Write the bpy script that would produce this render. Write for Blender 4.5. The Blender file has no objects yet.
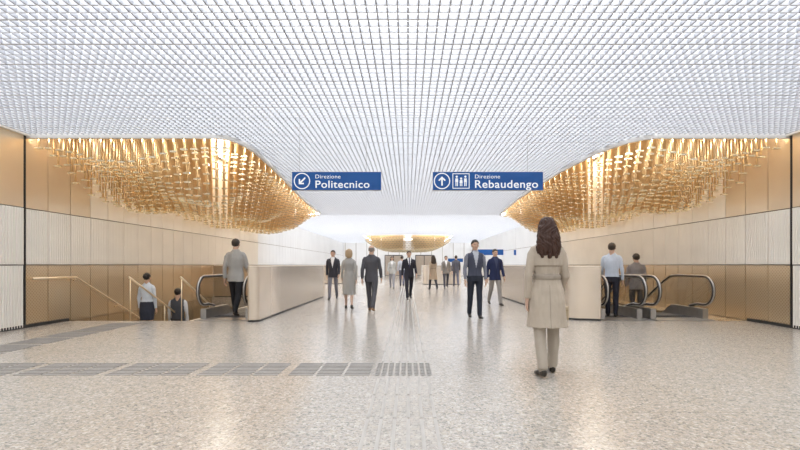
import bpy, math, random
import numpy as np
from mathutils import Vector, Matrix, noise
random.seed(3)
F=450.0; CX=408.0; HY=265.0; CH=1.18
def P(px,py,Y): return ((px-CX)*Y/F, Y, CH+(HY-py)*Y/F)
scene=bpy.context.scene
COL=scene.collection
# ------------------------------------------------------------------ materials
def newmat(name):
    m=bpy.data.materials.new(name); m.use_nodes=True
    nt=m.node_tree; b=nt.nodes['Principled BSDF']; return m,nt,b
def mat(name,col,rough=0.5,metal=0.0,var=0.06,scale=8.0,spec=0.5,bump=0.0,bscale=60):
    m,nt,b=newmat(name)
    tc=nt.nodes.new('ShaderNodeTexCoord'); n=nt.nodes.new('ShaderNodeTexNoise'); n.inputs['Scale'].default_value=scale
    nt.links.new(tc.outputs['Object'],n.inputs['Vector'])
    r=nt.nodes.new('ShaderNodeValToRGB'); c=np.array(col)
    r.color_ramp.elements[0].position=.3; r.color_ramp.elements[1].position=.7
    r.color_ramp.elements[0].color=(*np.clip(c*(1-var),0,1),1); r.color_ramp.elements[1].color=(*np.clip(c*(1+var),0,1),1)
    nt.links.new(n.outputs['Fac'],r.inputs['Fac']); nt.links.new(r.outputs['Color'],b.inputs['Base Color'])
    b.inputs['Roughness'].default_value=rough; b.inputs['Metallic'].default_value=metal
    b.inputs['Specular IOR Level'].default_value=spec
    if bump>0:
        n2=nt.nodes.new('ShaderNodeTexNoise'); n2.inputs['Scale'].default_value=bscale
        nt.links.new(tc.outputs['Object'],n2.inputs['Vector'])
        bp=nt.nodes.new('ShaderNodeBump'); bp.inputs['Strength'].default_value=bump; bp.inputs['Distance'].default_value=.01
        nt.links.new(n2.outputs['Fac'],bp.inputs['Height']); nt.links.new(bp.outputs['Normal'],b.inputs['Normal'])
    return m
def emis(name,col,s):
    m=bpy.data.materials.new(name); m.use_nodes=True; nt=m.node_tree
    nt.nodes.remove(nt.nodes['Principled BSDF']); e=nt.nodes.new('ShaderNodeEmission')
    e.inputs['Color'].default_value=(*col,1); e.inputs['Strength'].default_value=s
    nt.links.new(e.outputs[0],nt.nodes['Material Output'].inputs[0]); return m
def terrazzo(name,base,k=1.0):
    m,nt,b=newmat(name); L=nt.links
    tc=nt.nodes.new('ShaderNodeTexCoord')
    def vor(scale,stops):
        v=nt.nodes.new('ShaderNodeTexVoronoi'); v.inputs['Scale'].default_value=scale
        L.new(tc.outputs['Object'],v.inputs['Vector'])
        s=nt.nodes.new('ShaderNodeSeparateColor'); L.new(v.outputs['Color'],s.inputs[0])
        r=nt.nodes.new('ShaderNodeValToRGB'); r.color_ramp.interpolation='CONSTANT'
        els=r.color_ramp.elements
        els[0].position=0; els[0].color=(*stops[0][1],1); els[1].position=stops[1][0]; els[1].color=(*stops[1][1],1)
        for p,c in stops[2:]:
            e=els.new(p); e.color=(*c,1)
        L.new(s.outputs[0],r.inputs[0]); return r.outputs[0],v
    B=np.array(base); W=np.array((1,.95,.86)); D=np.array((.92,1.0,1.06))
    c1,_=vor(52,[(0,tuple(B*.42*D)),(.12,tuple(B*.76)),(.32,tuple(B*1.0)),(.62,tuple(B*1.10*W)),(.88,tuple(np.clip(B*1.5,0,1)))])
    c2,_=vor(120,[(0,tuple(B*.45)),(.16,tuple(B*.8)),(.4,tuple(B)),(.8,tuple(np.clip(B*1.3,0,1)))])
    mx=nt.nodes.new('ShaderNodeMix'); mx.data_type='RGBA'; mx.inputs[0].default_value=.45
    L.new(c1,mx.inputs[6]); L.new(c2,mx.inputs[7])
    br=nt.nodes.new('ShaderNodeTexBrick'); br.offset=0; br.inputs['Scale'].default_value=1
    br.inputs['Brick Width'].default_value=1.2; br.inputs['Row Height'].default_value=1.2
    br.inputs['Mortar Size'].default_value=.004; br.inputs['Color1'].default_value=(1,1,1,1); br.inputs['Color2'].default_value=(.96,.96,.96,1); br.inputs['Mortar'].default_value=(.80,.78,.76,1)
    L.new(tc.outputs['Object'],br.inputs['Vector'])
    m2=nt.nodes.new('ShaderNodeMix'); m2.data_type='RGBA'; m2.blend_type='MULTIPLY'; m2.inputs[0].default_value=1
    L.new(mx.outputs[2],m2.inputs[6]); L.new(br.outputs[0],m2.inputs[7])
    L.new(m2.outputs[2],b.inputs['Base Color'])
    b.inputs['Roughness'].default_value=.19; b.inputs['Specular IOR Level'].default_value=.5
    return m
def perf(name,col,dark,scale):
    m,nt,b=newmat(name); L=nt.links
    tc=nt.nodes.new('ShaderNodeTexCoord'); mp=nt.nodes.new('ShaderNodeMapping')
    mp.inputs['Rotation'].default_value=(math.radians(45),0,0); L.new(tc.outputs['Object'],mp.inputs[0])
    sep=nt.nodes.new('ShaderNodeSeparateXYZ'); L.new(mp.outputs[0],sep.inputs[0])
    cmb=nt.nodes.new('ShaderNodeCombineXYZ'); L.new(sep.outputs[1],cmb.inputs[0]); L.new(sep.outputs[2],cmb.inputs[1])
    v=nt.nodes.new('ShaderNodeTexVoronoi'); v.voronoi_dimensions='2D'; v.inputs['Randomness'].default_value=0; v.inputs['Scale'].default_value=scale
    L.new(cmb.outputs[0],v.inputs['Vector'])
    r=nt.nodes.new('ShaderNodeValToRGB'); r.color_ramp.elements[0].position=.28; r.color_ramp.elements[0].color=(*dark,1)
    r.color_ramp.elements[1].position=.36; r.color_ramp.elements[1].color=(*col,1)
    L.new(v.outputs['Distance'],r.inputs[0]); L.new(r.outputs[0],b.inputs['Base Color'])
    b.inputs['Roughness'].default_value=.27; b.inputs['Metallic'].default_value=.7
    return m
def glassmat(name,tint,f=.12):
    m=bpy.data.materials.new(name); m.use_nodes=True; nt=m.node_tree; nt.nodes.remove(nt.nodes['Principled BSDF'])
    t=nt.nodes.new('ShaderNodeBsdfTransparent'); t.inputs[0].default_value=(*tint,1)
    g=nt.nodes.new('ShaderNodeBsdfGlossy'); g.inputs['Roughness'].default_value=.05
    x=nt.nodes.new('ShaderNodeMixShader'); x.inputs[0].default_value=f
    nt.links.new(t.outputs[0],x.inputs[1]); nt.links.new(g.outputs[0],x.inputs[2]); nt.links.new(x.outputs[0],nt.nodes['Material Output'].inputs[0])
    return m
M={}
M['floor']=terrazzo('terrazzo',(.425,.388,.345))
M['tact']=mat('tactile_light',(.40,.375,.345),.5)
M['tactg']=mat('tactile_grey',(.27,.255,.24),.5)
M['blade']=mat('ceiling_blade_white',(.64,.655,.69),.4,.0,.02)
M['bladed']=mat('ceiling_blade_grey',(.42,.43,.465),.35,.25,.02)
M['lum']=emis('luminous_panel',(.94,.965,1.0),4.2)
M['lum2']=emis('luminous_panel_bright',(.95,.97,1.0),6.0)
M['lumw']=emis('warm_luminous_panel',(1.0,.91,.78),9.0)  # added warm glow, unseen above the rods, to light the gold
M['led']=emis('cove_led',(1.0,.95,.88),32.0)  # added glow for the rims, brightens the side walls; no real fitting
M['gold']=mat('champagne_gold_panel',(.82,.68,.50),.28,.65,.05,1.2)
M['goldw']=mat('pale_champagne_panel',(.92,.855,.755),.30,.35,.04,1.2)
M['cream']=mat('cream_fluted',(.91,.88,.82),.40,.05,.03,1.5)
M['white']=mat('white_panel',(.82,.82,.815),.45,0,.03,.8)
M['perf']=perf('perforated_gold',(.88,.71,.49),(.68,.52,.33),21)
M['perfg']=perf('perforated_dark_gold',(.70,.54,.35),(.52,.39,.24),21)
M['back']=mat('joint_dark',(.22,.17,.12),.7)
M['slab']=mat('bronze_soffit',(.34,.25,.15),.5,.3)
M['base']=mat('baseboard_dark',(.03,.03,.03),.5)
M['fin']=mat('gold_rod',(.58,.42,.23),.30,.75,.1,3)
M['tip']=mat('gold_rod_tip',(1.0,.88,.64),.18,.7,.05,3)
M['baluc']=mat('brushed_champagne',(.83,.735,.63),.24,.65,.04,2)
M['doorm']=mat('door_bronze',(.5,.43,.36),.3,.5)
M['black']=mat('rubber_black',(.015,.015,.017),.4)
M['steel']=mat('brushed_steel',(.45,.44,.43),.35,.9)
M['stepd']=mat('escalator_step_dark',(.10,.10,.11),.45,.5)
M['glass']=glassmat('balustrade_glass',(.86,.87,.86))
M['brass']=mat('brass_rail',(.80,.68,.50),.3,.8)
M['blue']=mat('sign_blue',(.004,.085,.32),.35,0,.02)
M['wht']=emis('sign_white',(.95,.97,1),.95)
M['wire']=mat('steel_wire',(.5,.5,.5),.4,.6)
# ------------------------------------------------------------------ mesh builder
class MB:
    def __init__(s): s.v=[]; s.f=[]; s.m=[]; s.ml=[]; s.sm=[]
    def mi(s,m):
        if m not in s.ml: s.ml.append(m)
        return s.ml.index(m)
    def add(s,V,Fc,m,sm=False):
        o=len(s.v); s.v.extend([tuple(x) for x in V]); k=s.mi(m)
        for f in Fc: s.f.append(tuple(i+o for i in f)); s.m.append(k); s.sm.append(sm)
    def box(s,x0,x1,y0,y1,z0,z1,m):
        V=[(x,y,z) for z in(z0,z1) for y in(y0,y1) for x in(x0,x1)]
        s.add(V,[(0,2,3,1),(4,5,7,6),(0,1,5,4),(2,6,7,3),(0,4,6,2),(1,3,7,5)],m)
    def prism(s,poly,z0,z1,m,sm=False):
        n=len(poly); V=[(x,y,z0) for x,y in poly]+[(x,y,z1) for x,y in poly]
        s.add(V,[(i,(i+1)%n,n+(i+1)%n,n+i) for i in range(n)],m,sm)
        s.add(V,[tuple(range(n))[::-1],tuple(range(n,2*n))],m)
    def tube(s,path,ru,rv,m,n=10,ref=(1,0,0)):
        path=[Vector(p) for p in path]; V=[];ref=Vector(ref)
        for i,p in enumerate(path):
            t=(path[min(i+1,len(path)-1)]-path[max(i-1,0)]).normalized()
            u=(ref-ref.dot(t)*t); 
            if u.length<.05: u=Vector((0,1,0))-t*t.y
            u.normalize(); w=t.cross(u)
            for k in range(n):
                a=2*math.pi*k/n; V.append(p+u*ru*math.cos(a)+w*rv*math.sin(a))
        Fc=[]
        for i in range(len(path)-1):
            for k in range(n):
                Fc.append((i*n+k,i*n+(k+1)%n,(i+1)*n+(k+1)%n,(i+1)*n+k))
        Fc.append(tuple(range(n))[::-1]); Fc.append(tuple(range((len(path)-1)*n,len(path)*n)))
        s.add(V,Fc,m,True)
    def build(s,name,parent=None,loc=None):
        me=bpy.data.meshes.new(name); me.from_pydata(s.v,[],s.f)
        for m in s.ml: me.materials.append(M[m] if isinstance(m,str) else m)
        me.polygons.foreach_set('material_index',s.m); me.polygons.foreach_set('use_smooth',s.sm); me.update()
        ob=bpy.data.objects.new(name,me); COL.objects.link(ob)
        if parent: ob.parent=parent
        if loc: ob.location=loc
        return ob
WX=7.2; CZ=3.63; YB=-5.0; YE=50.0; V0=9.5; V1=16.5; LZ=-3.52
# ------------------------------------------------------------------ floor
b=MB()
T=.35
def fl(x0,x1,y0,y1): b.box(x0,x1,y0,y1,-T,0,'floor')
fl(-WX,WX,YB,V0); fl(-WX,WX,V1,YE); fl(-3.35,4.12,V0,V1)
b.build('floor')
b=MB(); b.box(-WX,-3.2,V0,22,LZ-.2,LZ,'floor'); b.box(3.9,WX,V0,22,LZ-.2,LZ,'floor'); b.build('floor_lower_level')
for i,(x0,x1,y0,y1) in enumerate([(-3.35,-3.2,V0,22),(4.0,4.12,V0,22),(-WX,-3.2,22,22.2),(4,WX,22,22.2),(-WX,-3.2,V0-.2,V0,),(4,WX,V0-.2,V0)]):
    b=MB(); b.box(x0,x1,y0,y1,LZ,-T,'goldw'); b.build('wall_shaft_'+'abcdef'[i])
# tactile paving
b=MB()
def tact_long(x0,x1,y0,y1,m,nb=6,h=.003):
    w=(x1-x0)/nb
    for i in range(nb): b.box(x0+w*i+w*.38,x0+w*i+w*.62,y0,y1,0.0,h,m)
def tact_tiles(x0,x1,y0,y1):
    n=int(round((x1-x0)/.3)); w=(x1-x0)/n
    for i in range(n):
        for j in range(9):
            yy=y0+(y1-y0)*(j+.22)/9
            b.box(x0+w*i+.015,x0+w*(i+1)-.015,yy,yy+(y1-y0)*.5/9,0,.005,'tactg')
for k in range(7):
    tact_tiles(-.38-(k+1)*.98+.06,-.38-k*.98-.02,4.80,5.42)
for i in range(9):
    for j in range(9):
        cx=-.33+i*.07; cy=4.83+j*.07
        pts=[(cx+.026*math.cos(a*math.pi/4),cy+.026*math.sin(a*math.pi/4)) for a in range(8)]
        b.prism(pts,0,.006,'tactg')
for y in np.arange(5.5,24,.62): tact_long(-.36,.26,y,y+.58,'tact',6)
for y in np.arange(1.0,4.7,.62): tact_long(-.36,.26,y,y+.58,'tact',6)
for y in np.arange(5.5,8.9,.62):
    for j in range(8): b.box(-6.0,-5.4,y+.02+j*.07,y+.055+j*.07,0,.005,'tactg')
b.build('tactile_paving')
# ------------------------------------------------------------------ side walls
def side_wall(sgn,name):
    b=MB()
    X=sgn*WX
    def bx(d0,d1,y0,y1,z0,z1,m):
        a,c=sorted((X-sgn*d0,X-sgn*d1)); b.box(a,c,y0,y1,z0,z1,m)
    bx(-.25,-.02,YB,YE,LZ,5.3,'back')
    y=8.4-.6*22
    while y<YE:
        y1=y+.6; g=.008
        near=y<8.35; far=y>21.5
        A,B_=y+g,y1-g
        if near:
            bx(-.02,.03,A,B_,2.26,CZ+.3,'gold'); bx(-.02,.03,A,B_,1.19,2.24,'cream'); bx(-.02,.02,A,B_,0,1.17,'cream')
            fl_rows=[(0.02,1.17,.03),(1.19,2.24,.04)]
        else:
            up='gold' if y<10.1 else ('goldw' if not far else 'white')
            bx(-.02,0,A,B_,2.26,5.2,up)
            bx(-.02,0,A,B_,1.19,2.24,'cream' if not far else 'white')
            if far: bx(-.02,0,A,B_,0,1.17,'goldw')
            else:
                bx(-.02,0,A,B_,.01,1.17,'perf')
                if y<21.5: 
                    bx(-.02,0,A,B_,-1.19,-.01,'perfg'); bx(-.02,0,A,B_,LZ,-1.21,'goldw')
            fl_rows=[(1.2,2.23,.0)] if not far else []
        for z0,z1,d in fl_rows:
            n=10; w=(B_-A-.02)/n
            for i in range(n):
                c=A+.01+w*(i+.5)
                V=[];
                for k in range(5):
                    a=math.pi*k/4; V.append((X-sgn*(d+.018*math.sin(a)),c-w*.42*math.cos(a)))
                V3=[(p[0],p[1],z0) for p in V]+[(p[0],p[1],z1) for p in V]
                b.add(V3,[(k,k+1,5+k+1,5+k) for k in range(4)],'cream' ,True)
        y=y1
    return b.build(name)
side_wall(-1,'wall_left'); side_wall(1,'wall_right')
b=MB(); b.box(-WX-.2,WX+.2,YE,YE+.2,0,5.3,'white')
for x in np.arange(-7,7.1,1.2): b.box(x,x+.05,YE-.01,YE,0,CZ,'baluc')
for x0,x1 in((-2.6,-.6),(.8,2.8)):
    b.box(x0,x1,YE-.03,YE-.01,0,2.3,'stepd'); b.box(x0+.08,(x0+x1)/2-.04,YE-.04,YE-.03,.05,2.2,'doorm'); b.box((x0+x1)/2+.04,x1-.08,YE-.04,YE-.03,.05,2.2,'doorm')
b.build('wall_far')
b=MB(); b.box(-WX-.2,WX+.2,YB-.2,YB,0,5.3,'goldw'); b.build('wall_rear')
for s,n in((-1,'left'),(1,'right')):
    b=MB(); a,c=sorted((s*(WX-.03),s*(WX-.045))); b.box(a,c,YB,V0,0,.06,'base'); 
    a,c=sorted((s*(WX-.0),s*(WX-.035)));  b.box(a,c,8.41,8.44,0,CZ+.3,'base')
    b.build('baseboard_'+n)
    b=MB(); a,c=sorted((s*(WX-.03),s*(WX-.10))); b.box(a,c,YB,8.5,CZ-.03,CZ+.02,'cream'); b.build('trim_1' if s<0 else 'trim_2')
b=MB(); b.box(-WX-.2,WX+.2,YB-.2,YE+.2,5.3,5.5,'slab'); b.build('ceiling_slab')
# ------------------------------------------------------------------ ceiling grille
tL=[(8.5,-3.7),(8.56,-3.5),(8.7,-3.38),(9.0,-3.30),(9.6,-3.26),(11,-3.34),(13,-3.52),(15.7,-3.78),(18,-3.95),(21,-4.1),(21.7,-4.3),(22,-5)]
tR=[(8.5,4.7),(8.6,4.5),(8.8,4.33),(9.2,4.18),(9.8,4.05),(11.6,3.93),(14,3.95),(16,4.0),(20,4.25),(21.7,4.45),(22,5.2)]
eL=lambda y: float(np.interp(y,[a for a,_ in tL],[c for _,c in tL]))
eR=lambda y: float(np.interp(y,[a for a,_ in tR],[c for _,c in tR]))
def xf(y):
    t=min(1,max(0,(y-36)/1.5)); return 3.75*math.sqrt(1-(1-t)**2) if t<1 else 3.75
def segs(y):
    if 8.5<y<22: return [(eL(y),eR(y))]
    if 36.05<y<46: w=xf(y); return [(-WX,-w),(w,WX)]
    return [(-WX,WX)]
quV=[];quF=[];quM=[]
def qbox(x0,x1,y0,y1,z0,z1,m,sides):
    o=len(quV); quV.extend([(x,y,z) for z in(z0,z1) for y in(y0,y1) for x in(x0,x1)])
    fs={'b':(0,2,3,1),'n':(0,1,5,4),'f':(2,6,7,3),'l':(0,4,6,2),'r':(1,3,7,5)}
    for k in sides: quF.append(tuple(i+o for i in fs[k])); quM.append(m)
dy=.125; j=0; y=-4.0
while y<YE-.01:
    t=.014 if j%4==0 else .008
    for (a,c) in segs(y):
        qbox(a,c,y-t,y+t,CZ,CZ+.05,0,'bnf')
    for (a,c) in segs(y+dy/2):
        i0=math.ceil(a/.10); i1=math.floor(c/.10)
        for i in range(i0,i1+1):
            x=i*.10
            qbox(x-.007,x+.007,y,y+dy,CZ+.003,CZ+.05,1,'blr')
    y+=dy; j+=1
me=bpy.data.meshes.new('ceiling'); me.from_pydata(quV,[],quF); me.materials.append(M['blade']); me.materials.append(M['bladed'])
me.polygons.foreach_set('material_index',quM); me.update()
ob=bpy.data.objects.new('ceiling',me); COL.objects.link(ob)
b=MB()
def lumstrip(ys,fa,fb,z,m):
    for p,q in zip(ys[:-1],ys[1:]):
        b.add([(fa(p),p,z),(fb(p),p,z),(fb(q),q,z),(fa(q),q,z)],[(0,3,2,1)],m)
lumstrip([-4.9,2,8.5],lambda y:-WX,lambda y:WX,CZ+.28,'lum')
ysm=sorted(set([a for a,_ in tL]+[a for a,_ in tR]))
lumstrip(ysm,eL,eR,CZ+.28,'lum')
lumstrip([22,29,36],lambda y:-WX,lambda y:WX,CZ+.28,'lum2')
yy=[36,36.1,36.3,36.6,37,37.5,46]
lumstrip(yy,lambda y:-WX,lambda y:-xf(y),CZ+.28,'lum2'); lumstrip(yy,xf,lambda y:WX,CZ+.28,'lum2')
lumstrip([46,49.9],lambda y:-WX,lambda y:WX,CZ+.28,'lum2')
b.build('ceiling_light')
b=MB()
lumstrip([9.6,15,21.6],lambda y:-WX+.2,lambda y:-5.0,5.2,'lumw')
lumstrip([9.6,15,21.6],lambda y:5.3,lambda y:WX-.2,5.2,'lumw')
b.build('ceiling_light_warm')  # unseen fill planes added over both side rod ceilings
def rim(path,name,inward):
    b=MB(); n=len(path); P2=[Vector((p[0],p[1])) for p in path]
    Ls=[]
    for i in range(n):
        t=(P2[min(i+1,n-1)]-P2[max(i-1,0)]).normalized(); nn=Vector((-t.y,t.x)); Ls.append(nn)
    V=[]; w=.035
    for p,nn in zip(P2,Ls):
        a=p-nn*w; c=p+nn*w
        V+= [(a.x,a.y,CZ-.06),(c.x,c.y,CZ-.06),(c.x,c.y,CZ+.75),(a.x,a.y,CZ+.75)]
    Fc=[]
    for i in range(n-1):
        for k in range(4): Fc.append((i*4+k,i*4+(k+1)%4,(i+1)*4+(k+1)%4,(i+1)*4+k))
    b.add(V,Fc,'white')
    V=[]
    for p,nn in zip(P2,Ls):
        q=p+nn*(w+.012)*inward; V+=[(q.x,q.y,CZ-.02),(q.x,q.y,CZ+.03)]
    b.add(V,[(i*2,i*2+2,i*2+3,i*2+1) for i in range(n-1)],'led')  # added glowing ribbon hidden behind the rim, washes walls and rods
    b.build(name)
rim([(-WX,8.5)]+[(x,y) for y,x in tL],'trim_3',1)
rim([(WX,8.5)]+[(x,y) for y,x in tR],'trim_4',-1)
pf=[(-xf(y),y) for y in yy[::-1][0:]]; rim([(-3.75,46)]+pf[1:]+[(xf(y),y) for y in yy[1:]],'trim_5',1)
def sst(t): t=min(1,max(0,t)); return t*t*(3-2*t)
def fins(name,inside,zb,x0,x1,y0,y1,sx=.2,sy=.24,tw=.062):
    vs=[];fs=[];ms=[]
    def bx(xa,xb,ya,yb,za,zc,m):
        o=len(vs); vs.extend([(x,y,z) for z in(za,zc) for y in(ya,yb) for x in(xa,xb)])
        for f in [(0,2,3,1),(4,5,7,6),(0,1,5,4),(2,6,7,3),(0,4,6,2),(1,3,7,5)]: fs.append(tuple(i+o for i in f)); ms.append(m)
    j=0; y=y0
    while y<y1:
        x=x0+(sx/2 if j%2 else 0)
        while x<x1:
            if inside(x,y):
                z=zb(x,y)+random.uniform(-.015,.015)
                bx(x-.014,x+.014,y-.010,y+.010,z+.03,5.25,0)
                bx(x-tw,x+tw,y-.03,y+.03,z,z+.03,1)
            x+=sx
        y+=sy; j+=1
    me=bpy.data.meshes.new(name); me.from_pydata(vs,[],fs); me.materials.append(M['fin']); me.materials.append(M['tip'])
    me.polygons.foreach_set('material_index',ms); me.update(); o=bpy.data.objects.new(name,me); COL.objects.link(o)
def zbL(x,y,s):
    e=abs(eL(y)) if s<0 else eR(y); d=abs(x)-e
    base=3.34-.66*sst((y-8.4)/2.3)
    base+= .10*math.sin(x*2.2*s+y*1.3)+.06*math.sin(y*2.6-x*s)
    k=sst((d-.1)/1.4)
    z=(3.42)*(1-k)+base*k
    z+= .15*sst((y-19.5)/2.5)
    return min(z,3.5)
fins('gold_rod_ceiling',lambda x,y: x<eL(y)-.12 ,lambda x,y:zbL(x,y,-1),-WX+.08,-3.2,8.68,21.9)
fins('gold_rod_ceiling',lambda x,y: x>eR(y)+.12 ,lambda x,y:zbL(x,y,1),3.9,WX-.07,8.68,21.9)
fins('gold_rod_ceiling',lambda x,y: abs(x)<xf(y)-.15 ,lambda x,y:3.5-1.05*max(0,1-(x/3.9)**4)*sst((y-35.6)/3),-3.7,3.7,36.3,45.8,.25,.3,.07)
# ------------------------------------------------------------------ parapets
def arc(cx,cy,r,a0,a1,n=8): return [(cx+r*math.cos(math.radians(a0+(a1-a0)*i/n)),cy+r*math.sin(math.radians(a0+(a1-a0)*i/n))) for i in range(n+1)]
def parapet(poly,name):
    b=MB(); b.prism(poly,.04,1.15,'baluc',True)
    c=Vector((sum(p[0] for p in poly)/len(poly),sum(p[1] for p in poly)/len(poly)))
    b.prism([((p[0]-c.x)*.97+c.x,(p[1]-c.y)*.995+c.y) for p in poly],0,.04,'base')
    b.prism([((p[0]-c.x)*.985+c.x,(p[1]-c.y)*.998+c.y) for p in poly],1.15,1.165,'goldw')
    o=b.build(name)
parapet(arc(-3.22,9.42,.12,270,360)+[(-3.1,16.5),(-3.34,16.5)]+arc(-3.26,9.38,.08,180,270),'parapet')
parapet([(3.4,16.5)]+arc(3.75,9.95,.35,180,262)+arc(4.04,9.58,.07,285,360)+[(4.11,16.5)],'parapet')
parapet([(-7.15,16.52),(-3.1,16.52),(-3.1,16.72),(-7.15,16.72)],'parapet')
parapet([(3.4,16.52),(7.15,16.52),(7.15,16.72),(3.4,16.72)],'parapet')
parapet(arc(1.2,27.3,.3,180,270)+arc(2.9,27.3,.3,270,360)+[(3.2,31),(0.9,31)],'parapet')
parapet(arc(-5.6,28.3,.3,180,270)+arc(-4.0,28.3,.3,270,360)+[(-3.7,33),(-5.9,33)],'parapet')
# ------------------------------------------------------------------ stairs
b=MB(); n=21
for i in range(n):
    b.box(-WX+.01,-4.72,V0+.01+i*.32,V0+.01+(i+1)*.32+.01,max(LZ,-(i+1)*.16-.4),-(i+1)*.16,'floor')
    b.box(-WX+.01,-4.72,V0+.01+i*.32,V0+.05+i*.32,-(i+1)*.16,-(i+1)*.16+.003,'tactg')
b.box(-4.72,-4.64,V0+.02,16.4,LZ,-.02,'goldw')
b.build('staircase')
b=MB()
for x in(-7.08,-5.95,-4.85):
    pts=[(x,9.6,.92)]+[(x,9.6+t,.92-.5*t) for t in(1,3,5,6.6)]
    if x==-7.08: pts=[(x,8.5,.92)]+pts
    b.tube(pts,.022,.022,'brass',8)
    for k,t in enumerate((0.04,1.4,2.8,4.2,5.6)):
        zz=.92-.5*t
        if x==-7.08: b.tube([(x,9.6+t,zz),(x-.1,9.6+t,zz-.06)],.01,.01,'brass',6,ref=(0,1,0))
        else: 
            yb=9.6+t; zs=-(math.floor((yb-V0-.01)/.32)+1)*.16
            b.tube([(x,yb,zz),(x,yb,zs)],.011,.011,'brass',6)
b.build('stair_handrail')
# ------------------------------------------------------------------ escalators
def escalator(x0,x1,ys=0):
    b=MB(); Y0=V0+.02+ys
    SL=math.tan(math.radians(30)); YI=Y0+1.5; YEn=min(YI+6.0,V1+.9)
    def zp(y): return 0 if y<YI else -(y-YI)*SL
    b.box(x0-.06,x1+.06,Y0-.0,Y0+.9,-.05,.006,'steel')
    for k in range(24):
        xx=x0+.08+(x1-x0-.16)*k/23; b.box(xx-.006,xx+.006,Y0+.55,Y0+.95,.006,.012,'stepd')
    y=Y0+.9
    while y<YEn:
        z=-.004 if y<YI else -round((y-YI)/.4+.5)*.4*SL
        b.box(x0+.07,x1-.07,y,y+.4,z-.25,z,'stepd')
        for k in range(16):
            xx=x0+.1+(x1-x0-.2)*k/15; b.box(xx-.008,xx+.008,y,y+.39,z,z+.006,'steel')
        y+=.4
    for x in(x0,x1):
        R=.31; yc=Y0+.36; zc=.62
        prof=[yc-.05,YI]+list(np.linspace(YI+.3,YEn,8))
        V=[]
        for y in prof: 
            z=zp(y)
            V+=[(x-.06,y,z-.5),(x+.06,y,z-.5),(x+.06,y,z+.22),(x-.06,y,z+.22)]
        Fc=[(0,1,2,3),tuple(len(V)-4+i for i in(3,2,1,0))]
        for i in range(len(prof)-1):
            for k in range(4): Fc.append((i*4+k,(i+1)*4+k,(i+1)*4+(k+1)%4,i*4+(k+1)%4))
        b.add(V,Fc,'steel')
        path=[(x,yc+.5,.25),(x,yc+.2,zc-R),(x,yc,zc-R)]+[(x,yc-R*math.sin(math.pi*i/12),zc-R*math.cos(math.pi*i/12)) for i in range(1,12)]+[(x,yc,zc+R)]
        path+=[(x,YI-.2,zc+R),(x,YI+.1,zc+R-.02),(x,YI+.4,zc+R-.15)]
        path+=[(x,y,zc+R+zp(y)+.08) for y in np.linspace(YI+.6,YEn,6)]
        b.tube(path,.040,.022,'black',10)
        b.tube([(p[0],p[1],p[2]) for p in path],.02,.034,'steel',8)
        gs=[]
        yprof=[yc-R*math.sin(math.pi/2*(1-i/8)) for i in range(9)]+[YI]+list(np.linspace(YI+.4,YEn,8))
        for y in yprof:
            if y<yc:
                dz=math.sqrt(max(0,R*R-(yc-y)**2)); zt,zl=zc+dz,zc-dz
            else:
                zt=np.interp(y,[q[1] for q in path[14:]],[q[2] for q in path[14:]]); zl=zp(y)+.2
            gs.append((y,zl,zt))
        for (ya,la,ta),(yb,lb,tb) in zip(gs[:-1],gs[1:]):
            b.add([(x,ya,la),(x,yb,lb),(x,yb,tb),(x,ya,ta)],[(0,1,2,3)],'glass')
    b.build('escalator')
escalator(-4.47,-3.49); escalator(4.25,5.06); escalator(5.36,6.5)
b=MB(); b.box(5.13,5.29,9.6,16.4,-.4,-.0,'steel'); b.box(6.57,WX-.05,9.52,16.4,-.35,0,'perf'); b.build('escalator_infill')
# ------------------------------------------------------------------ signs
def flat(b,pts,y,m):
    b.add([(u,y,v) for u,v in pts],[tuple(range(len(pts)))],m)
def disc(cx,cy,r,n=20): return [(cx+r*math.cos(2*math.pi*i/n),cy+r*math.sin(2*math.pi*i/n)) for i in range(n)]
def ring(b,cx,cy,r0,r1,y,m,n=28):
    V=[];
    for r in(r0,r1):
        for i in range(n): a=2*math.pi*i/n; V.append((cx+r*math.cos(a),y,cy+r*math.sin(a)))
    b.add(V,[(i,(i+1)%n,n+(i+1)%n,n+i) for i in range(n)],m)
def arrow(b,cx,cy,L,w,ang,y,m):
    c,s=math.cos(ang),math.sin(ang)
    def tr(pts): return [(cx+p*c-q*s,cy+p*s+q*c) for p,q in pts]
    flat(b,tr([(-L,-w),(L*.8,-w),(L*.8,w),(-L,w)]),y,m)
    for sg in(1,-1):
        h=L*.8; flat(b,tr([(L,0),(L-w*1.4,w*1.4*sg),(L-h,h*sg-w*0),(L-h-w*1.4,(h-w*1.4)*sg),(L-w*2.8,0)]),y-.0005*sg,m)
def text_mesh(body,width,x,z,y,parent,bold=.012,sp=1.0,hs=.9):
    cu=bpy.data.curves.new('t','FONT'); cu.body=body; cu.size=1; cu.offset=bold; cu.resolution_u=4; cu.space_character=sp
    o=bpy.data.objects.new('t',cu); COL.objects.link(o); bpy.context.view_layer.update()
    me=bpy.data.meshes.new_from_object(o.evaluated_get(bpy.context.evaluated_depsgraph_get()))
    bpy.data.objects.remove(o)
    n=len(me.vertices); c=np.zeros(n*3); me.vertices.foreach_get('co',c); c=c.reshape(-1,3)
    mn=c.min(0); mxx=c.max(0); s=width/(mxx[0]-mn[0])
    out=np.zeros_like(c); out[:,0]=x+(c[:,0]-mn[0])*s; out[:,2]=z+c[:,1]*s*hs; out[:,1]=y
    me.vertices.foreach_set('co',out.ravel()); me.update(); me.materials.clear(); me.materials.append(M['wht'])
    ob=bpy.data.objects.new('lettering_'+body.lower(),me); COL.objects.link(ob); ob.parent=parent
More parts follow.
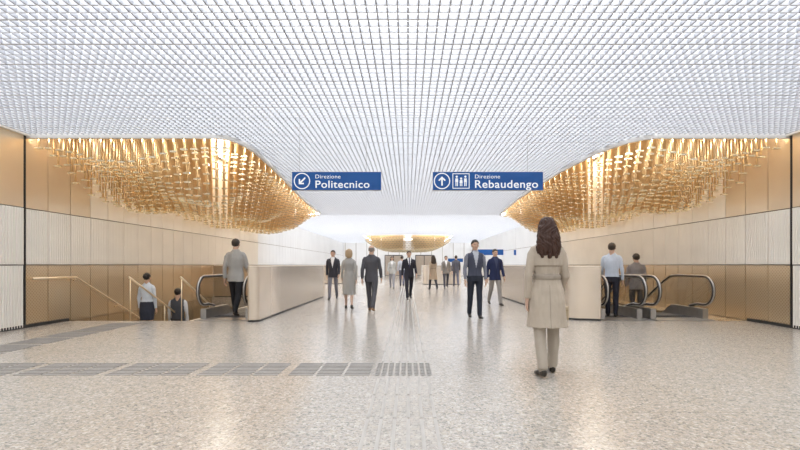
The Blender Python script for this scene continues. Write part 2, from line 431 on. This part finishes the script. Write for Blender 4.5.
def sign(pxa,pxb,pya,pyb,Y,kind):
    xa,_,zt=P(pxa,pya,Y); xb,_,zb=P(pxb,pyb,Y); k=Y/F
    b=MB(); b.box(xa,xb,Y,Y+.06,zb,zt,'blue')
    e=.006; b.box(xa-e,xb+e,Y+.01,Y+.05,zt,zt+e,'steel'); b.box(xa-e,xb+e,Y+.01,Y+.05,zb-e,zb,'steel')
    for x in(xa+.12,xb-.25): b.tube([(x,Y+.03,zt),(x,Y+.03,CZ+.02)],.004,.004,'wire',6)
    h=zt-zb; cz=(zt+zb)/2; yf=Y-.002
    if kind:
        c=(302-pxa)*k+xa if kind=='L' else (442-pxa)*k+xa
        ring(b,c,cz,7.2*k,8.2*k,yf,'wht'); arrow(b,c,cz,4.6*k,.75*k,math.radians(225 if kind=='L' else 90),yf-.001,'wht')
    if kind=='R':
        u0,u1=(452.5-pxa)*k+xa,(469.5-pxa)*k+xa; w=.7*k; v0,v1=cz-7.6*k,cz+7.6*k
        for q in([(u0,v0),(u1,v0),(u1,v0+w),(u0,v0+w)],[(u0,v1-w),(u1,v1-w),(u1,v1),(u0,v1)],[(u0,v0),(u0+w,v0),(u0+w,v1),(u0,v1)],[(u1-w,v0),(u1,v0),(u1,v1),(u1-w,v1)]): flat(b,q,yf,'wht')
        for du,sc,dz in((4.2,1,0),(8.6,.8,-1),(12.9,1,0)):
            cx=u0+du*k; z0=cz+dz*k; flat(b,disc(cx,z0+4.3*k*sc,1.1*k),yf-.001,'wht')
            flat(b,[(cx-1.5*k,z0-1*k),(cx+1.5*k,z0-1*k),(cx+1.3*k,z0+2.6*k*sc),(cx-1.3*k,z0+2.6*k*sc)],yf-.001,'wht')
            for q in(-.75,.75): flat(b,[(cx+(q-.45)*k,z0-5.2*k*sc),(cx+(q+.45)*k,z0-5.2*k*sc),(cx+(q+.45)*k,z0-1*k),(cx+(q-.45)*k,z0-1*k)],yf-.001,'wht')
    ob=b.build('direction_sign')
    if kind=='L':
        text_mesh('Direzione',25*k,(315.5-pxa)*k+xa,P(0,178.4,Y)[2],yf-.001,ob,bold=.0,sp=1.05)
        text_mesh('Politecnico',54*k,(315.5-pxa)*k+xa,P(0,187.8,Y)[2],yf-.001,ob,bold=.010,sp=1.06)
    if kind=='R':
        text_mesh('Direzione',25*k,(475-pxa)*k+xa,P(0,178.4,Y)[2],yf-.001,ob,bold=.0,sp=1.05)
        text_mesh('Rebaudengo',63*k,(475-pxa)*k+xa,P(0,187.8,Y)[2],yf-.001,ob,bold=.010,sp=1.06)
sign(292,381,172,190,7.5,'L'); sign(433,543,172,190,7.5,'R')
sign(478,508,249.5,255,34,None); sign(448,463,258.5,262,44,None); sign(514,527,250,255,30,None)
# ------------------------------------------------------------------ PEOPLE
def loftpart(pts,m,n=18,ends=True,ref=(1,0,0)):
    pts=[(Vector(c),ru,rv) for c,ru,rv in pts]
    if ends:
        def ext(a,bp):
            t=(a[0]-bp[0]).normalized(); r=min(a[1],a[2])
            return [(a[0]+t*r*.42,a[1]*.72,a[2]*.72),(a[0]+t*r*.6,a[1]*.3,a[2]*.3)]
        s=ext(pts[0],pts[1]); e=ext(pts[-1],pts[-2]); pts=s[::-1]+pts+e
    ref=Vector(ref); V=[];Fc=[];S=[];fr=[]
    for i,(p,ru,rv) in enumerate(pts):
        t=(pts[min(i+1,len(pts)-1)][0]-pts[max(i-1,0)][0]).normalized()
        u=ref-ref.dot(t)*t
        if u.length<.1: u=Vector((0,1,0))-t*t.y
        u.normalize(); w=t.cross(u); fr.append((p,u,w,t,ru,rv))
        for k in range(n):
            a=2*math.pi*k/n; V.append(p+u*ru*math.cos(a)+w*rv*math.sin(a))
    for i in range(len(pts)-1):
        for k in range(n): Fc.append((i*n+k,i*n+(k+1)%n,(i+1)*n+(k+1)%n,(i+1)*n+k))
    Fc.append(tuple(range(n))[::-1]); Fc.append(tuple(range((len(pts)-1)*n,len(pts)*n)))
    for A,B_ in zip(fr[:-1],fr[1:]):
        ns=max(2,int((B_[0]-A[0]).length/.018)+1)
        for q in np.arange(ns)/ns: S.append([A[k]*(1-float(q))+B_[k]*float(q) for k in range(6)])
    S.append(list(fr[-1]))
    return dict(v=V,f=Fc,m=m,s=S)
def ell(c,r,m):
    c=Vector(c)
    return loftpart([(c+Vector((0,0,r[2]*math.sin(a))),r[0]*math.cos(a),r[1]*math.cos(a)) for a in np.linspace(-1.45,1.45,9)],m,16,False)
def remesh(parts,vox,sm=3,fac=.5):
    V=[];Fc=[]
    for p in parts:
        o=len(V); V+= [tuple(v) for v in p['v']]; Fc+=[tuple(i+o for i in f) for f in p['f']]
    me=bpy.data.meshes.new('tmp'); me.from_pydata(V,[],Fc); ob=bpy.data.objects.new('tmp',me); COL.objects.link(ob)
    r=ob.modifiers.new('r','REMESH'); r.mode='VOXEL'; r.voxel_size=vox
    s=ob.modifiers.new('s','SMOOTH'); s.factor=fac; s.iterations=sm
    bpy.context.view_layer.update(); e=ob.evaluated_get(bpy.context.evaluated_depsgraph_get()); m2=e.to_mesh()
    nv=len(m2.vertices); co=np.zeros(nv*3); m2.vertices.foreach_get('co',co); co=co.reshape(-1,3)
    nr=np.zeros(nv*3); m2.vertices.foreach_get('normal',nr); nr=nr.reshape(-1,3)
    fa=np.array([tuple(p.vertices) if len(p.vertices)==4 else tuple(p.vertices)+(p.vertices[-1],) for p in m2.polygons])
    e.to_mesh_clear(); bpy.data.objects.remove(ob); bpy.data.meshes.remove(me)
    def lab(pts):
        best=np.full(len(pts),1e9); L=np.zeros(len(pts),int)
        for k,p in enumerate(parts):
            for c,u,w,t,ru,rv in p['s']:
                d=pts-np.array(c); cost=(d@np.array(u)/ru)**2+(d@np.array(w)/rv)**2+(d@np.array(t)/.03)**2
                q=cost<best; best[q]=cost[q]; L[q]=k
        return L
    return co,nr,fa,lab
HC={}; HD={}
def hand_geo(side,curl):
    key=(side,curl)
    if key in HC: return HC[key]
    s=side; inn=-s
    ps=[loftpart([((0,0,.03),.024,.028),((0,0,0),.021,.026),((0,0,-.035),.016,.036),((0,0,-.07),.015,.041),((0,0,-.092),.013,.040)],'skin',14)]
    for y,Ln,r in((-.033,.074,.0080),(-.011,.084,.0084),(.011,.078,.0082),(.033,.062,.0074)):
        p=Vector((0,y,-.088)); a=math.radians(curl*.5); pts=[(p,r*1.1,r*1.1)]
        for q in(.42,.32,.26):
            p=p+Vector((inn*math.sin(a),(y)*.12,-math.cos(a))).normalized()*Ln*q; pts.append((p.copy(),r*(1-.12*len(pts)/2),r*(1-.12*len(pts)/2))); a+=math.radians(curl)
        ps.append(loftpart(pts,'skin',8))
    ps.append(loftpart([((0,-.022,-.018),.013,.014),((inn*.014,-.046,-.045),.0115,.0115),((inn*.022,-.058,-.075),.010,.010),((inn*.027,-.058,-.1),.008,.008)],'skin',8))
    co,nr,fa,lab=remesh(ps,.004,1); HC[key]=(co,fa); return HC[key]
def head_geo(style):
    if style in HD: return HD[style]
    fem=style in('long','bun','bob')
    ps=[ell((0,.018,.030),(.074,.092,.086),'skin'),ell((0,-.018,-.03),(.060,.070,.070),'skin'),
        ell((0,-.045,-.083),(.034,.034,.026),'skin'),
        loftpart([((0,-.078,.020),.008,.010),((0,-.090,.0),.009,.010),((0,-.096,-.020),.014,.011)],'skin',10),
        ell((0,-.082,-.053),(.021,.009,.007),'lip'),ell((0,-.072,.026),(.05,.018,.012),'skin'),
        ell((.036,-.055,-.02),(.024,.026,.022),'skin'),ell((-.036,-.055,-.02),(.024,.026,.022),'skin'),
        ell((.074,.012,-.005),(.008,.018,.030),'skin'),ell((-.074,.012,-.005),(.008,.018,.030),'skin'),
        loftpart([((0,.018,-.05),.054 if not fem else .045,.058 if not fem else .048),((0,.025,-.12),.058 if not fem else .047,.058 if not fem else .048),((0,.03,-.2),.07 if not fem else .056,.066 if not fem else .052)],'skin',16)]
    if style=='long':
        ps+=[loftpart([((0,.030,.075),.076,.078),((0,.045,.0),.092,.083),((.004,.065,-.08),.104,.070),((-.004,.088,-.16),.110,.055),((.006,.105,-.23),.100,.044),((-.004,.11,-.28),.075,.034),((.0,.11,-.32),.045,.026)],'hair',24)]
        for k in range(9):
            a=math.radians(-80+20*k); x0=math.sin(a)*.09; yb=.055+math.cos(a)*.048
            ps.append(loftpart([((x0*.8,yb,.02),.022,.02),((x0*1.05+.008*math.sin(k*2),yb+.024,-.10),.024,.021),((x0*1.15-.012*math.sin(k*2.3),yb+.040,-.20),.022,.019),((x0*1.05+.014*math.sin(k*1.7),yb+.045,-.28-.03*math.sin(k*2.1)),.014,.012)],'hair',10))
    if style=='bob': ps+=[loftpart([((0,.04,.06),.083,.07),((0,.05,-.02),.093,.07),((0,.055,-.09),.085,.055)],'hair',18)]
    if style=='bun': ps+=[ell((0,.115,.03),(.038,.035,.038),'hair')]
    co,nr,fa,lab=remesh(ps,.005,2)
    lv=lab(co)
    isH=np.array([ps[k]['m']=='hair' for k in lv])
    x,y,z=co.T
    hl=np.interp(y,[-.10,-.06,-.03,.0,.05,.09],[.062,.066,.035,.022,-.03,-.06])
    cap=(z>hl)&(np.abs(x)<.095)&~((np.abs(x)>.072)&(z<.03)&(y<.035))
    if style=='bald': cap=cap&(z<.055)&(y>-.03)
    isH|=cap
    for i in np.where(isH)[0]:
        c=Vector(co[i]); q=noise.noise(Vector((c.x*50+3*math.sin(c.z*22),c.y*50,c.z*(9 if fem else 45))))
        co[i]+=nr[i]*((.011 if not style=='bald' else .004)+(.009 if style=='long' else .005)*q)
    fm=isH[fa].sum(1)>=2
    lf=lv[fa[:,0]]; fc=co[fa].mean(1)
    mats=['hair' if h else ('lip' if (ps[k]['m']=='lip' and abs(c[2]+.053)<.008) else 'skin') for h,k,c in zip(fm,lf,fc)]
    ex=[]
    for s in(-1,1):
        ex.append((ell((s*.029,-.079,.004),(.0115,.006,.0048),'eye'))); ex.append(ell((s*.029,-.0838,.004),(.0048,.0025,.0046),'iris'))
        ex.append(ell((s*.030,-.0885,.024),(.018,.004,.003),'hair'))
    HD[style]=(co,fa,mats,ex); return HD[style]
_mc={}
def cm(kind,col,rough=.8,bump=.1):
    k=(kind,tuple(col))
    if k not in _mc: _mc[k]=mat(kind+'_cloth' if kind not in('skin','hair') else kind,col,rough,0,.03,12,.3,bump,90)
    return _mc[k]
def person(name,X,Y,Z,yaw,H,female=False,style='short',top='jacket',c_top=(.1,.1,.12),c_sl=None,c_tr=(.05,.05,.06),c_sh=(.8,.8,.8),
           skin=(.55,.36,.26),hair=(.05,.035,.025),shoe=(.03,.025,.02),legs=((20,4),(-14,20)),arms=((-18,12),(20,20)),vox=.014,grip=None,ab=9,tie=None,wide=0,headturn=0):
    c_sl=c_sl or c_top
    mats={'top':cm('top',c_top),'sleeve':cm('sleeve',c_sl),'trouser':cm('trouser',c_tr),'shirt':cm('shirt',c_sh),'skin':cm('skin',skin,.5,.03),
          'hair':cm('hair',hair,.45,.5),'shoe':cm('shoe',shoe,.35,.02),'lip':cm('lip',(skin[0]*.85,skin[1]*.65,skin[2]*.62),.4,.0),'eye':cm('eye',(.6,.58,.55),.3,0),'iris':cm('iris',(.04,.025,.015),.2,0),
          'belt':cm('belt',tuple(np.array(c_top)*.72)),'tie':cm('tie',tie or (.05,.05,.1))}
    ps=[]; hipz=.93; bare=top=='skirt' or top=='dress'
    lm='legskin' if bare else 'trouser'; mats['legskin']=mats['skin']
    dr=[]
    for (a,k) in legs:
        a1=math.radians(a); a2=math.radians(a-k); dr.append(.43*math.cos(a1)+.42*math.cos(a2))
    D=max(dr)
    for (a,k),d,s in zip(legs,dr,(1,-1)):
        a1=math.radians(a); a2=math.radians(a-k)
        hp=Vector((s*.088,0,hipz)); kn=hp+Vector((s*.005,-math.sin(a1),-math.cos(a1)))*.43; an=kn+Vector((-s*.008,-math.sin(a2),-math.cos(a2)))*.42
        w=wide
        if lm=='trouser': ps.append(loftpart([(hp,.090,.10),(hp.lerp(kn,.35),.084+w*.3,.092+w*.3),(kn,.064+w*.7,.068+w*.7),(kn.lerp(an,.4),.059+w,.064+w),(kn.lerp(an,1.02),.052+w*1.1,.062+w*1.1)],lm,18,False))
        else: ps.append(loftpart([(hp,.085,.09),(kn,.052,.055),(kn.lerp(an,.3),.050,.056),(kn.lerp(an,.75),.036,.038),(an,.034,.036)],lm))
        pit=math.asin(min(.75,max(0,(D-d)/.17)))
        fd=Vector((s*.10,-math.cos(pit),-math.sin(pit))).normalized(); up=Vector((0,-math.sin(pit),math.cos(pit)))
        o=an-up*.04
        ps.append(loftpart([(an,.036,.040),(o-up*.0,.036,.045)],'shoe',12,True))
        ps.append(loftpart([(o-fd*.045,.033,.036),(o+fd*.03,.037,.040),(o+fd*.10-up*.010,.043,.028),(o+fd*.165-up*.014,.036,.021)],'shoe',14))
    if female: sw=.152; T_=[(1.0,.15,.11),(1.08,.125,.098),(1.2,.143,.108),(1.28,.155,.120),(1.345,.155,.10),(1.385,.140,.085),(1.42,.105,.070),(1.45,.068,.060),(1.475,.056,.054)]; hw=.172
    else: sw=.178; T_=[(1.0,.155,.11),(1.08,.150,.108),(1.2,.168,.118),(1.30,.180,.122),(1.365,.180,.105),(1.41,.155,.09),(1.445,.115,.078),(1.475,.080,.068),(1.50,.066,.062)]; hw=.168
    tl=lambda L:[(Vector((0,0,z)),rx,ry) for z,rx,ry in L]
    if top=='jacket': L=[(.79,hw+.010,.130),(.90,hw+.008,.128)]+[(z,a+.008,c_+.008) for z,a,c_ in T_]; zlow=.79
    elif top=='coat': L=[(.525,.222,.180),(.65,.207,.162),(.78,.194,.150),(.92,hw+.008,.135)]+[(z,a+.008,c_+.010) for z,a,c_ in T_]; zlow=.525
    elif top=='dress': L=[(.42,.19,.165),(.6,.185,.15),(.78,.182,.14),(.92,hw,.125)]+T_; zlow=.42
    elif top=='skirt': L=[(.96,hw-.012,.112)]+T_; zlow=.98
    else: L=[(.93,hw-.003,.117)]+T_; zlow=.94
    ps.append(loftpart(tl(L),'top',24,False))
    if top=='skirt': ps.append(loftpart(tl([(.55,.155,.125),(.75,.178,.137),(.92,hw+.002,.12),(1.02,.145,.11)]),'trouser',24,False))
    elif not bare: ps.append(loftpart(tl([(.82,.158,.112),(.93,hw-.004,.117),(.99,.15,.108)]),'trouser',20,False))
    if top=='coat': ps.append(loftpart(tl([(1.045,.147,.124),(1.085,.147,.122)]),'belt',24,False))
    if top in('jacket','coat'):
        ps.append(loftpart([((0,.015,1.44),.088,.080),((0,.02,1.495),.070,.068)],'top',20,False))
    if top=='coat': ps.append(loftpart(tl([(1.19,.168,.134),(1.3,.176,.140),(1.37,.155,.108)]),'top',24,False))
    hands=[]
    for (b1,e1),s in zip(arms,(1,-1)):
        a=math.radians(b1); f=math.radians(b1+e1); A=math.radians(ab); sh=Vector((s*sw,.005,1.375 if not female else 1.350))
        el=sh+Vector((s*math.sin(A),-math.sin(a)*math.cos(A),-math.cos(a)*math.cos(A)))*.28
        wr=el+Vector((s*math.sin(A)*.2,-math.sin(f),-math.cos(f)))*.25
        q=.90 if female else 1.0; k=.005 if top in('jacket','coat') else 0
        ps.append(loftpart([(sh+Vector((-s*.06,0,.025)),.05*q,.055*q),(sh+Vector((-s*.015,0,.006)),(.052+k)*q,(.057+k)*q),(sh.lerp(el,.12),(.053+k)*q,(.059+k)*q),(sh.lerp(el,.5),(.048+k)*q,(.052+k)*q),(el,(.042+k)*q,(.045+k)*q),(el.lerp(wr,.5),(.039+k)*q,(.041+k)*q),(el.lerp(wr,.97),(.032+k)*q,(.035+k)*q)],'sleeve',18,False))
        hands.append((s,wr,(wr-el).normalized()))
    co,nr,fa,lab=remesh(ps,vox,3)
    off=np.array([noise.noise(Vector((c[0]*12+X,c[1]*12,c[2]*5+X*3)))+.5*noise.noise(Vector((c[0]*30,c[1]*30,c[2]*11+X))) for c in co]); co=co+nr*(off*.009)[:,None]
    ce=co[fa].mean(1); lf=lab(ce); ml=[ps[k]['m'] for k in lf]
    zl=1.12
    for i in range(len(ml)):
        c=ce[i]; m_=ml[i]
        if top=='skirt':
            if m_=='legskin' and c[2]>.548: m_='trouser'
            if m_ in('trouser','top'): m_='top' if c[2]>1.0 else ('trouser' if c[2]>.545 else 'legskin')
        elif m_ in('trouser','top','legskin'):
            m_='top' if c[2]>zlow-.004 else lm
        if m_=='sleeve' and abs(c[0])<sw*.93 and c[2]>1.2: m_='top'
        if m_=='top' and abs(c[0])>sw*.99 and c[2]>1.12: m_='sleeve'
        if top in('jacket','vest','coat') and m_=='top' and c[1]<-.04:
            if c[2]>zl and abs(c[0])<.062*(c[2]-zl)/.3: m_='tie' if (tie and abs(c[0])<.018) else 'shirt'
            elif abs(c[0])<.006: m_='belt'
        if top=='coat' and m_=='top' and c[1]>.04 and ((abs(c[0])<.0045 and c[2]<.98) or abs(c[2]-1.185)<.006): m_='belt'
        ml[i]=m_
    V=[co]; FF=[fa]; ML=list(ml); n0=len(co)
    def addg(c,f,m):
        nonlocal n0
        V.append(c); FF.append(np.array(f)+n0); ML.extend(m); n0+=len(c)
    hc,hf,hm,ex=head_geo(style)
    hz=1.610 if not female else 1.585
    R=np.array(Matrix.Rotation(math.radians(headturn),3,'Z')); off=np.array([0,-.012,hz]); hs=1.04 if not female else .99
    addg(hc@R.T*hs+off,hf,hm)
    for p in ex:
        c=np.array([tuple(v) for v in p['v']]); f=[q for q in p['f'] if len(q)==4]; addg(c@R.T*hs+off,f,[p['m']]*len(f))
    info=[]
    for (s,wr,d) in hands:
        g=22 if not(grip==s) else 62
        c,f=hand_geo(s,g); q=Vector((0,0,-1)).rotation_difference(d).to_matrix(); sc=.95 if female else 1.05
        addg((c*sc)@np.array(q).T+np.array(wr),f,['skin']*len(f)); info.append(wr+d*.09)
    VV=np.concatenate(V); FF=np.concatenate(FF); mz=VV[:,2].min(); VV[:,2]-=mz
    s_=H/VV[:,2].max(); VV*=s_
    me=bpy.data.meshes.new(name); fl=[tuple(dict.fromkeys(f)) for f in FF.tolist()]
    me.from_pydata(VV.tolist(),[],fl)
    names=list(dict.fromkeys(ML)); 
    for k in names: me.materials.append(mats[k])
    ix={k:i for i,k in enumerate(names)}; me.polygons.foreach_set('material_index',[ix[k] for k in ML]); me.polygons.foreach_set('use_smooth',[True]*len(ML)); me.update()
    ob=bpy.data.objects.new(name,me); COL.objects.link(ob); ob.location=(X,Y,Z); ob.rotation_euler=(0,0,math.radians(yaw))
    Rm=Matrix.Rotation(math.radians(yaw),3,'Z')
    return [Rm@((i-Vector((0,0,mz)))*s_)+Vector((X,Y,Z)) for i in info]
WALK=((17,4),(-13,18)); WALK2=((-13,18),(17,4)); STAND=((3,2),(-3,3))
h=person('walking_woman',1.50,4.87,0,178,1.70,True,'long','coat',(.46,.395,.32),c_tr=(.40,.35,.29),skin=(.60,.40,.30),hair=(.050,.022,.014),
   legs=((-6,12),(8,3)),arms=((-8,14),(2,42)),vox=.008,grip=-1,wide=.002,ab=11)
hp=h[1]
b=MB()
hx,hy,hz=hp; w=.11
pts=[(-w,-.15),(w,-.15),(w*.93,-.01),(w*.8,.0),(-w*.8,0),(-w*.93,-.01)]
bt=hz-.10
V=[(hx+.02+dx*.42,hy+u,bt+v) for dx in(-.09,.09) for u,v in pts]; n=len(pts)
b.add(V,[tuple(range(n))[::-1],tuple(range(n,2*n))]+[(i,(i+1)%n,n+(i+1)%n,n+i) for i in range(n)],cm('bag',(.46,.37,.25),.5))
b.box(hx-.022,hx+.062,hy-w*.95,hy+w*.95,bt-.05,bt-.04,cm('bag',(.36,.28,.18),.5))
b.tube([(hx+.02,hy-.07,bt-.01),(hx+.015,hy-.06,bt+.06),(hx,hy,bt+.105),(hx+.015,hy+.06,bt+.06),(hx+.02,hy+.07,bt-.01)],.007,.007,cm('bag',(.36,.28,.18),.5),8)
b.build('handbag')
def at(px,Y): return (px-CX)*Y/F
person('walking_man',at(475,10.0),10.0,0,5,1.75,style='short',top='vest',c_top=(.065,.072,.105),c_sl=(.20,.21,.25),c_tr=(.025,.03,.045),c_sh=(.45,.47,.52),legs=((6,3),(-8,10)),arms=((2,8),(-2,14)),hair=(.02,.015,.012),vox=.011)
person('walking_man',at(495,13.3),13.3,0,10,1.66,top='jacket',c_top=(.020,.028,.08),c_tr=(.30,.28,.26),c_sh=(.05,.06,.12),legs=WALK,arms=((8,22),(-10,10)),vox=.012)
person('walking_man',at(333,15.6),15.6,0,0,1.70,top='jacket',c_top=(.045,.045,.055),c_tr=(.20,.20,.23),legs=WALK2,arms=((12,15),(-12,10)),vox=.013)
person('walking_woman',at(349,12.1),12.1,0,185,1.62,True,'bob','dress',(.36,.35,.33),c_sl=(.40,.39,.37),hair=(.42,.31,.19),skin=(.55,.38,.3),legs=((10,4),(-10,14)),arms=((8,30),(-8,10)),vox=.012)
person('walking_man',at(371.5,11.5),11.5,0,175,1.68,style='bald',top='jacket',c_top=(.075,.075,.085),c_tr=(.075,.075,.085),legs=WALK,arms=((-14,10),(14,14)),hair=(.25,.22,.2),vox=.011,shoe=(.25,.15,.08))
person('walking_man',at(409,15.6),15.6,0,8,1.68,top='jacket',c_top=(.025,.025,.035),c_tr=(.025,.025,.035),legs=WALK2,arms=((14,25),(-12,10)),tie=(.05,.05,.1),vox=.013)
person('walking_woman',at(392,22.5),22.5,0,0,1.62,True,'bob','jacket',(.5,.5,.48),c_tr=(.30,.30,.33),legs=WALK,vox=.016)
person('walking_woman',at(433,21.5),21.5,0,200,1.66,True,'long','coat',(.42,.33,.24),legs=WALK,vox=.016)
person('walking_man',at(446,23),23,0,0,1.66,top='jacket',c_top=(.24,.22,.20),c_tr=(.08,.08,.1),legs=WALK2,vox=.016)
person('walking_man',at(402,25),25,0,180,1.7,top='shirt',c_top=(.45,.47,.52),c_tr=(.12,.12,.16),legs=WALK,vox=.016)
person('walking_man',at(456,25),25,0,180,1.72,top='jacket',c_top=(.10,.10,.12),c_tr=(.12,.12,.16),legs=WALK,vox=.016)
person('walking_man',-3.96,10.35,.012,183,1.78,top='jacket',c_top=(.38,.37,.35),c_tr=(.018,.018,.022),legs=WALK,arms=((-10,15),(12,40)),vox=.011,hair=(.04,.03,.025))
person('walking_man',4.62,10.2,.012,150,1.68,top='shirt',c_top=(.52,.57,.65),c_tr=(.02,.02,.03),legs=STAND,arms=((10,40),(-5,20)),vox=.011)
person('walking_man',5.93,11.7,-.231,170,1.72,top='jacket',c_top=(.24,.22,.22),c_tr=(.06,.06,.07),legs=STAND,arms=((0,20),(0,20)),vox=.013)
def stz(y): return -(math.floor((y-V0-.01)/.32)+1)*.16
person('walking_woman',at(147,10.62),10.62,stz(10.62),182,1.64,True,'bun','skirt',(.60,.66,.74),c_tr=(.035,.04,.06),legs=STAND,arms=((2,10),(-2,12)),vox=.011,hair=(.012,.010,.010))
person('walking_man',at(178,11.58),11.58,stz(11.58),186,1.71,top='vest',c_top=(.06,.065,.08),c_sl=(.62,.64,.68),c_tr=(.04,.04,.05),legs=STAND,arms=((2,10),(-2,12)),vox=.012,hair=(.03,.022,.018))
# ------------------------------------------------------------------ world / camera
w=bpy.data.worlds.new('World'); scene.world=w; w.use_nodes=True
w.node_tree.nodes['Background'].inputs[0].default_value=(.8,.85,.9,1); w.node_tree.nodes['Background'].inputs[1].default_value=.3
cam=bpy.data.cameras.new('Camera'); cam.sensor_width=36; cam.lens=F/800*36; cam.shift_x=-.01; cam.shift_y=.05; cam.clip_end=200
co=bpy.data.objects.new('Camera',cam); co.location=(0,0,CH); co.rotation_euler=(math.pi/2,0,0); COL.objects.link(co); scene.camera=co
scene.view_settings.view_transform='Standard'
